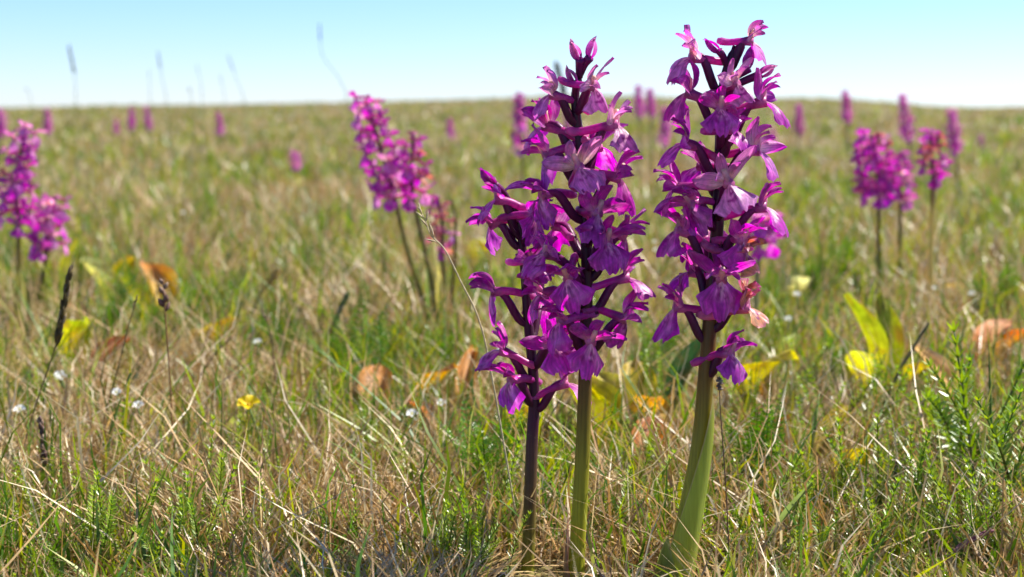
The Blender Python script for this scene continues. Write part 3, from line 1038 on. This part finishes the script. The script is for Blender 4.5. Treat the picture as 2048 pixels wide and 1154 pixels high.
# ------------------------------------------------------------------ feathery herbs
def feather_leaf(L, seed, c0, c1, pairs=15):
    r = random.Random(seed)
    mb = MB()
    pts = []
    a0, a1 = R(r.uniform(60, 80)), R(r.uniform(20, 60))
    p = Vector((0, 0, 0))
    for i in range(pairs + 2):
        u = i / (pairs + 1)
        pts.append(p.copy())
        a = a0 + (a1 - a0) * u
        p = p + Vector((math.cos(a), 0, math.sin(a))) * L / (pairs + 1)
    mb.add(*tube(pts, lambda t: L * .011 * (1 - .8 * t), lambda t: c0, 4))
    for i in range(2, pairs + 1):
        u = i / pairs
        pl = L * .17 * math.sin(math.pi * min(1, .15 + u * .82)) + L * .02
        tan = (pts[i + 1] - pts[i - 1]).normalized()
        nrm = Vector((-tan.z, 0, tan.x))
        for s in (-1, 1):
            d = (Vector((0, s, 0)) + tan * .45 + nrm * r.uniform(.1, .7)).normalized()
            for k, (fr, sp) in enumerate(((0, .0), (.35, .8), (.35, -.8), (.65, .7), (.65, -.7))):
                st = pts[i] + d * pl * fr
                e = (d + tan * sp + nrm * r.uniform(-.4, .4)).normalized()
                ln = pl * (1 - fr) * (1 if k == 0 else .75)
                wv = e.cross(nrm).normalized() * L * .0105
                o = len(mb.v)
                cc = lerp(c0, c1, r.random())
                mb.v += [tuple(st - wv * .5), tuple(st + wv * .5), tuple(st + e * ln * .6 + wv * .6), tuple(st + e * ln), tuple(st + e * ln * .6 - wv * .6)]
                mb.f.append((o, o + 1, o + 2, o + 3, o + 4))
                mb.c += [cc] * 5
    return mb


def bedstraw_shoot(L, seed, c0, c1, whorls=15):
    r = random.Random(seed)
    mb = MB()
    bend = Vector((r.uniform(-.25, .25), r.uniform(-.25, .25), 0))
    pts = [Vector((0, 0, L * t)) + bend * L * t * t for t in [i / whorls for i in range(whorls + 1)]]
    mb.add(*tube(pts, lambda t: L * .010 * (1 - .5 * t), lambda t: lerp((.22, .14, .05), c0, t), 4))
    for i in range(1, whorls + 1):
        u = i / whorls
        ll = L * (.16 - .09 * u) * (1 if i > 2 else .7)
        n = 7
        for k in range(n):
            a = 2 * math.pi * (k + .5 * (i % 2)) / n + r.uniform(-.2, .2)
            rise = .35 + .9 * u + r.uniform(-.3, .3)
            e = Vector((math.cos(a), math.sin(a), rise)).normalized()
            wv = Vector((-math.sin(a), math.cos(a), 0)) * L * .014
            st = pts[i]
            o = len(mb.v)
            cc = lerp(c0, c1, min(1, u * .8 + r.random() * .3))
            mb.v += [tuple(st - wv * .4), tuple(st + wv * .4), tuple(st + e * ll * .6 + wv * .6), tuple(st + e * ll), tuple(st + e * ll * .6 - wv * .6)]
            mb.f.append((o, o + 1, o + 2, o + 3, o + 4))
            mb.c += [cc] * 5
    return mb


HG0, HG1, HY = (.06, .16, .012), (.18, .32, .02), (.38, .46, .03)
FEATH = [feather_leaf(.05, i, HG0, HG1) for i in range(6)]
BEDS = [bedstraw_shoot(.05, i, HG0, lerp(HG1, HY, .6)) for i in range(6)]
FEATH_ME = [m.mesh('leaf') for m in FEATH]
BEDS_ME = [m.mesh('shoot') for m in BEDS]


def feather_plant(loc, n, sc, label, group, rr):
    t = thing('feathery_herb', loc, label, 'herb', group)
    for k in range(n):
        M = Matrix.Rotation(R(k * 360 / n + rr.uniform(-25, 25)), 4, 'Z') @ Matrix.Rotation(R(rr.uniform(-35, 15)), 4, 'Y') @ Matrix.Scale(sc * rr.uniform(.7, 1.15), 4)
        link('leaf', FEATH_ME[rr.randrange(6)], M_HERB, t, M)


def bed_plant(loc, n, sc, label, group, rr):
    t = thing('bedstraw', loc, label, 'herb', group)
    for k in range(n + 3):
        M = Matrix.Translation((rr.uniform(-.013, .013) * (n > 1), rr.uniform(-.013, .013) * (n > 1), -.001)) @ Matrix.Rotation(rr.uniform(0, 6.28), 4, 'Z') @ Matrix.Rotation(R(rr.uniform(-38, 38)), 4, 'X') @ Matrix.Scale(sc * (.85 if sc < 1.4 else .9) * rr.uniform(.5, 1.15), 4)
        link('shoot', BEDS_ME[rr.randrange(6)], M_HERB, t, M)


LANDMARKS = [(1060, 1100, 'at the foot of the shorter orchid'), (1370, 1120, 'at the foot of the thick-stemmed tallest orchid'), (1240, 860, 'between the middle and the tallest orchid'),
             (130, 640, 'by the leaning dark grass spike'), (330, 680, 'by the stalk with a forked bud'), (520, 840, 'by the bright yellow flower'), (1950, 1100, 'under the pinkish grass head'),
             (1790, 980, 'round the dark upright seed spike'), (1745, 760, 'by the tall twisted yellow-green leaf'), (860, 600, 'below the twin orchids with yellow sheath leaves'), (1862, 600, 'below the sparse straw-stemmed orchid'),
             (1757, 580, 'below the dense magenta orchid'), (745, 800, 'beside the rust-pink crumpled leaf'), (60, 620, 'below the pair of pink-purple orchids'), (1575, 1100, 'round the shrivelled peach-brown leaf'),
             (570, 1140, 'by the bright orange curled leaf'), (208, 980, 'by the stiff blue-green blade'), (1590, 620, 'behind the shrivelled orchid flower'), (1960, 710, 'by the peach-orange leaf'), (2012, 960, 'reaching tall beside the feathery pink grass'),
             (430, 700, 'by the small lime yellow leaf'), (1010, 1090, 'near a yellow leaf and the dark purple stem'), (840, 1150, 'beside the broad yellow-green leaf in straw')]


def where(px, py):
    return min(LANDMARKS, key=lambda q: math.hypot(q[0] - px, (q[1] - py) * 1.3))[2]


rr = random.Random(5)
FL, FG = 'feathery green herb', 'feathery herbs in the grass'
BL, BG = 'bedstraw with whorled leaves', 'bedstraw shoots in the grass'
for (px, py, n, s) in [(735, 790, 7, 1.1), (770, 800, 5, .9), (680, 770, 6, .9), (225, 690, 7, 1.1), (250, 640, 6, 1.0), (180, 850, 4, .55), (560, 720, 6, .8), (880, 740, 6, .9), (820, 620, 6, .9), (1000, 960, 7, .9),
                       (960, 1010, 6, .9), (390, 650, 6, 1), (60, 640, 6, 1.), (730, 640, 6, .8), (1320, 770, 7, 1.1), (1280, 790, 6, 1.), (1540, 640, 7, 1.), (1620, 620, 6, 1.), (1660, 760, 6, .8), (1460, 980, 6, .9),
                       (1510, 1000, 6, .9), (1930, 560, 6, 1), (2010, 640, 6, 1), (1960, 640, 6, 1), (640, 480, 6, 1.1), (420, 440, 6, 1.1), (180, 480, 6, 1.1), (1400, 560, 6, 1.0), (1000, 480, 6, 1.), (960, 600, 6, .9), (1230, 700, 6, .9), (320, 700, 6, .9), (470, 620, 5, .9), (610, 560, 6, 1.), (1690, 560, 6, 1.)]:
    feather_plant(G(px, py), n, s, FL + ' ' + where(px, py), FG, rr)
for (px, py, n, s) in [(1945, 960, 5, 1.5), (2012, 1060, 5, 1.7), (1900, 1010, 6, 1.0), (1840, 1060, 7, 1.0), (1720, 1040, 6, 1.), (1960, 1140, 7, 1.), (2030, 1150, 5, 1.), (1780, 1150, 7, .9), (1620, 1130, 6, .8), (1690, 900, 6, 1.1),
                       (1600, 830, 6, .9), (1750, 860, 7, .9), (1830, 900, 5, .9), (450, 1060, 6, 1.), (410, 1130, 6, .9), (360, 1154, 6, .9), (560, 1010, 6, .8), (250, 970, 6, .9), (240, 1130, 7, .9), (180, 1154, 5, .9), (490, 1120, 6, .8),
                       (990, 1080, 7, .9), (950, 1150, 6, .8), (1250, 1060, 6, .8), (1300, 840, 6, .9), (1480, 870, 6, .9), (1560, 930, 6, .8), (60, 1080, 6, .8), (650, 1120, 4, .7), (760, 900, 5, .7), (120, 640, 7, 1.), (380, 580, 7, 1.), (915, 1150, 6, .8), (1470, 1150, 6, .8), (1880, 1150, 6, .8), (1545, 1080, 6, .9)]:
    bed_plant(G(px, py), n, s, BL + ' ' + where(px, py), BG, rr)


def herb_cover():
    n = 2300
    x, y, d = scatter(n * 2, .46, 7, 1.25, 26)
    k = rng.random(n * 2) < np.clip(.35 + .6 * patch(x, y) + .5 * (x / y > .2) * (d < .9), .03, 1)
    k &= (d > .56) | (np.abs(x / y - .06) > .085)
    x, y, d = x[k][:n], y[k][:n], d[k][:n]
    z = terrain(x, y)
    srcs = [(np.array(m.v), m.f, np.array(m.c)) for m in FEATH[:4] + BEDS[:4]]
    V, C, F = [], [], []
    o = 0
    loops, starts, ln = [], [], 0
    for i in range(len(x)):
        v, f, c = srcs[rng.integers(0, len(srcs))]
        a = rng.uniform(0, 6.28)
        s = rng.uniform(.25, .7) * min(1.6, max(1, d[i] / 1.3)) * (.85 if d[i] < .56 else 1)
        tl = rng.uniform(-.4, .4)
        ct, st = math.cos(tl), math.sin(tl)
        q = v * s
        q = np.stack([q[:, 0] * ct + q[:, 2] * st, q[:, 1], q[:, 2] * ct - q[:, 0] * st], -1)
        ca, sa = math.cos(a), math.sin(a)
        q = np.stack([q[:, 0] * ca - q[:, 1] * sa + x[i], q[:, 0] * sa + q[:, 1] * ca + y[i], q[:, 2] + z[i]], -1)
        V.append(q)
        C.append(np.clip(c * rng.uniform(.75, 1.3), 0, .8))
        F += [tuple(np.array(t) + o) for t in f] if False else [tuple(j + o for j in t) for t in f]
        o += len(v)
    me = make_mesh('herb_cover', np.concatenate(V).tolist(), F, np.concatenate(C))
    tag(link('herb_cover', me, M_HERB), 'low feathery green ground cover spreading through the grass', 'ground cover', kind='stuff')


herb_cover()


# ------------------------------------------------------------------ yellowed and dead leaves, small blooms
YLW, ORG, LIM, TAN = (.56, .44, .035), (.60, .23, .06), (.36, .42, .04), (.55, .34, .16)


def dead_leaf(px, py, L, W, az, a0, a1, c0, c1, label, curl=.8, lift=0., name='withered_leaf'):
    g = G(px, py)
    if g.y > .62:
        L, W, a0, a1 = L * 1.3, W * 1.25, max(a0, 66), max(a1, 30)
    else:
        L, W = L * .62, W * .62
    r = random.Random(px * 31 + py)
    sp = [(r.random(), r.uniform(-1, 1), r.uniform(.04, .16)) for _ in range(5)]

    def cf(u, s):
        c = lerp(c0, c1, max(0, min(1, u * 1.3 - .2 + .3 * abs(s))))
        for a, b, q in sp:
            if (u - a) ** 2 + (s - b) ** 2 * .3 < q * q:
                c = lerp(c, (.35, .16, .06), .55)
        return c
    v, f, c = petal(L, W, lambda u: max(.04, math.sin(math.pi * (u * .92 + .05)) ** .7), R(a0), R(a1), curl, .07, r.random(), cf, 12, 8, twist=r.uniform(-.3, .3))
    o = link(name, make_mesh(name, v, f, c), M_LEAF)
    o.location = g + Vector((0, 0, -.001 + lift))
    o.rotation_euler = (0, 0, R(az + (70 if px % 2 else -70)))
    tag(o, label, 'leaf')


for a in [(150, 745, .045, .024, 10, 75, 20, YLW, LIM, 'broad bright yellow leaf beside the leaning dark grass spike'),
          (185, 765, .03, .016, -30, 50, 0, TAN, ORG, 'crumpled orange-brown leaf next to a broad yellow leaf'),
          (432, 715, .030, .022, 30, 80, 40, LIM, YLW, 'small lime yellow leaf beside a leaning brown stalk'),
          (335, 640, .05, .026, 60, 70, 30, YLW, ORG, 'mottled yellow and orange leaf behind the forked bud stalk'),
          (285, 650, .035, .02, 150, 80, 60, YLW, LIM, 'upright yellow leaf beside a mottled orange one'),
          (215, 605, .04, .022, 170, 80, 40, YLW, (.7, .65, .25), 'pale yellow leaf among feathery herbs'),
          (240, 595, .036, .02, 30, 75, 50, LIM, YLW, 'pale lime leaf among feathery herbs'),
          (130, 580, .04, .016, 90, 85, 70, LIM, YLW, 'narrow upright lime leaf behind the dark grass spike'),
          (850, 815, .034, .018, 20, 60, 15, YLW, ORG, 'golden folded leaf lying on straw'),
          (750, 835, .030, .020, 160, 40, 0, TAN, ORG, 'rust-pink crumpled leaf at the foot of a feathery herb'),
          (925, 840, .04, .012, 10, 15, -5, TAN, ORG, 'flat tan leaf on the straw beside the shorter orchid'),
          (875, 865, .02, .012, 90, 30, 0, (.7, .5, .35), ORG, 'small pale orange leaf scrap on straw'),
          (1725, 800, .036, .024, 200, 75, 30, YLW, (.7, .66, .1), 'bright yellow leaf at the foot of a twisted green leaf'),
          (1745, 790, .052, .020, 100, 95, 60, YLW, LIM, 'tall twisted yellow-green leaf standing upright'),
          (1765, 770, .046, .020, 40, 100, 70, (.22, .30, .04), LIM, 'upright broad green leaf next to a twisted yellow one'),
          (1800, 800, .03, .016, 0, 60, 20, (.28, .34, .05), YLW, 'yellow-green leaf leaning out beside the upright broad leaf'),
          (1480, 830, .05, .022, 10, 40, 10, (.55, .42, .06), YLW, 'large dull yellow leaf lying behind the tallest orchid'),
          (1510, 815, .03, .02, -20, 45, 10, ORG, YLW, 'orange-edged leaf lying on a dull yellow one'),
          (1585, 750, .024, .018, 0, 80, 40, YLW, LIM, 'small round yellow leaf in feathery greenery'),
          (1590, 620, .03, .02, 0, 75, 40, YLW, (.7, .7, .3), 'pale yellow leaf behind the shrivelled orchid flower'),
          (1960, 720, .034, .018, 0, 35, 5, ORG, (.75, .5, .3), 'peach-orange leaf lying flat in green herbs'),
          (2000, 725, .03, .014, 0, 25, 0, YLW, ORG, 'ochre leaf beside a peach-orange one'),
          (1925, 835, .040, .014, 60, 55, 35, TAN, (.75, .5, .25), 'folded tan leaf stuck upright on a dry stalk'),
          (1205, 880, .034, .024, 170, 80, 50, LIM, YLW, 'rounded lime leaf next to the middle orchid stem'),
          (1185, 900, .03, .022, 120, 85, 60, YLW, LIM, 'rounded yellow leaf touching the middle orchid stem'),
          (1245, 880, .036, .026, 60, 80, 35, YLW, (.6, .55, .1), 'rounded butter-yellow leaf between two orchid stems'),
          (1275, 850, .034, .022, 20, 75, 35, LIM, YLW, 'curved lime leaf between two orchid stems'),
          (1300, 870, .030, .022, -10, 60, 10, (.6, .45, .12), ORG, 'orange-rimmed leaf between two orchid stems'),
          (1295, 945, .026, .018, 10, 30, 0, ORG, (.7, .3, .1), 'bright rust leaf on straw between two orchid stems'),
          (1345, 925, .022, .016, 40, 40, 0, ORG, TAN, 'rust leaf scrap close to the thick green sheath'),
          (570, 1154, .022, .016, 10, 40, 5, (.75, .33, .08), ORG, 'bright orange curled leaf in matted straw'),
          (640, 1175, .03, .02, 20, 55, 15, LIM, YLW, 'yellow-green leaf beside the bright orange curled leaf'),
          (1575, 1110, .024, .018, 60, 60, 20, TAN, (.78, .5, .3), 'shrivelled peach-brown leaf in green bedstraw'),
          (840, 1165, .030, .024, 30, 75, 40, LIM, YLW, 'broad yellow-green leaf alone in the straw'),
          (1010, 1100, .022, .018, 30, 60, 30, YLW, LIM, 'yellow leaf at the foot of the shorter orchid'),
          (1710, 990, .022, .018, 0, 85, 60, YLW, YLW, 'plain yellow leaf standing in bedstraw'),
          (1630, 955, .034, .010, 120, 60, 20, (.55, .5, .15), YLW, 'narrow yellow withered leaf beside green blades'),
          (475, 900, .02, .014, 0, 50, 20, (.5, .45, .08), LIM, 'small olive-yellow leaf in straw'),
          (1030, 900, .032, .02, 20, 75, 40, LIM, YLW, 'lime leaf behind the shorter orchid stem'),
          (960, 540, .04, .03, 20, 70, 30, YLW, LIM, 'lemon yellow leaf beyond the shorter orchid'),
          (1490, 950, .03, .02, 100, 30, 0, TAN, ORG, 'brown leaf scrap close by the thick green sheath'),
          (380, 700, .02, .014, 40, 60, 20, ORG, TAN, 'rusty leaf scrap beside the forked bud stalk'),
          (120, 1130, .02, .014, 40, 40, 5, YLW, ORG, 'yellow-brown leaf scrap in low green bedstraw'),
          (1340, 860, .05, .018, 70, 80, 60, (.06, .14, .04), (.08, .18, .05), 'dark green strap leaf beside the tallest orchid stem')]:
    dead_leaf(*a)

# broad green grass blades that stand out one by one
for i, (px, py, L, W, az, lean, c, lab) in enumerate([(208, 985, .06, .003, 90, 87, (.13, .20, .05), 'stiff blue-green blade standing in straw'),
        (1610, 1000, .06, .0028, 20, 60, (.15, .24, .04), 'thin green blade leaning among bedstraw'), (1460, 1010, .05, .003, 40, 55, (.10, .20, .04), 'dark green blade leaning beside the thick sheath'),
        (1520, 1120, .05, .0045, 150, 65, (.20, .26, .10), 'broad grey-green blade leaning in the bedstraw'), (1700, 960, .06, .0026, 35, 45, (.15, .26, .04), 'long fresh green blade leaning far over'),
        (300, 1154, .045, .003, 50, 65, (.20, .32, .04), 'broad glossy blade in low green bedstraw'), (1360, 800, .05, .006, 75, 80, (.07, .16, .04), 'wide dark blade beside the tallest orchid'),
        (1570, 980, .055, .0022, 90, 80, (.16, .25, .05), 'upright thin green blade in bedstraw'), (1280, 760, .04, .007, 90, 85, (.05, .14, .02), 'wide upright dark green blade between two orchids')]):
    g = G(px, py)
    v, f, c_ = strap_leaf(L, W, R(lean), R(lean - 18), c, lerp(c, LIM, .2), i, 12, 3)
    o = link('sedge', make_mesh('sedge', v, f, c_), M_GREEN)
    o.location = g - Vector((0, 0, .002))
    o.rotation_euler = (0, 0, R(-az + 90))
    tag(o, lab, 'grass')


def bloom(px, py, hgt, size, c, centre, label, name, group=None, npet=5, tilt=25):
    g = G(px, py)
    t = thing(name, g, label, 'flower', group)
    r = random.Random(px)
    top = Vector((r.uniform(-.006, .006), r.uniform(-.004, .004), hgt))
    link('stem', make_mesh('stem', *tube(smooth_path([Vector((0, 0, -.003)), top * .5 + Vector((.002, 0, 0)), top], 8), lambda q: .0006, lambda q: (.14, .20, .05), 5)), M_SEED, t)
    for k in range(npet):
        v, f, cc = petal(size, size * .85, lambda u: min(1, .3 + 1.2 * u) * (1 if u < .75 else 1 - .8 * ((u - .75) / .25) ** 2), R(60), R(5), .5, .04, r.random(), lambda u, s: c, 6, 5)
        link('petal', make_mesh('petal', v, f, cc), M_BLOOM, t, Matrix.Translation(top) @ Matrix.Rotation(R(tilt), 4, 'X') @ Matrix.Rotation(R(k * 360 / npet + r.uniform(-10, 10)), 4, 'Z'))
    v, f, cc = tube([top - Vector((0, 0, .0006)), top + Vector((0, 0, .0008)), top + Vector((0, 0, .0016))], lambda q: size * .22 * (1 - .5 * q), lambda q: centre, 7)
    link('flower_centre', make_mesh('flower_centre', v, f, cc), M_BLOOM, t)


bloom(522, 945, .033, .0066, (.80, .60, .01), (.7, .45, .01), 'bright yellow buttercup-like flower in the straw', 'yellow_flower')
WH, WG = 'tiny white flower', 'tiny white flowers in the grass'
for px, py, h in [(118, 850, .014, ), (132, 852, .013), (255, 885, .012), (268, 905, .01), (806, 930, .012), (896, 895, .01), (66, 925, .012), (990, 780, .01), (1950, 660, .014), (1870, 560, .016), (1560, 720, .014), (1575, 680, .02), (1790, 480, .02), (1665, 470, .02), (590, 420, .02), (365, 480, .02), (510, 760, .01), (1860, 640, .012), (1320, 560, .016), (1308, 545, .018)]:
    bloom(px, py, h + .014, .0036, (.80, .80, .74), (.7, .65, .25), WH + ' ' + where(px, py), 'white_flower', WG)
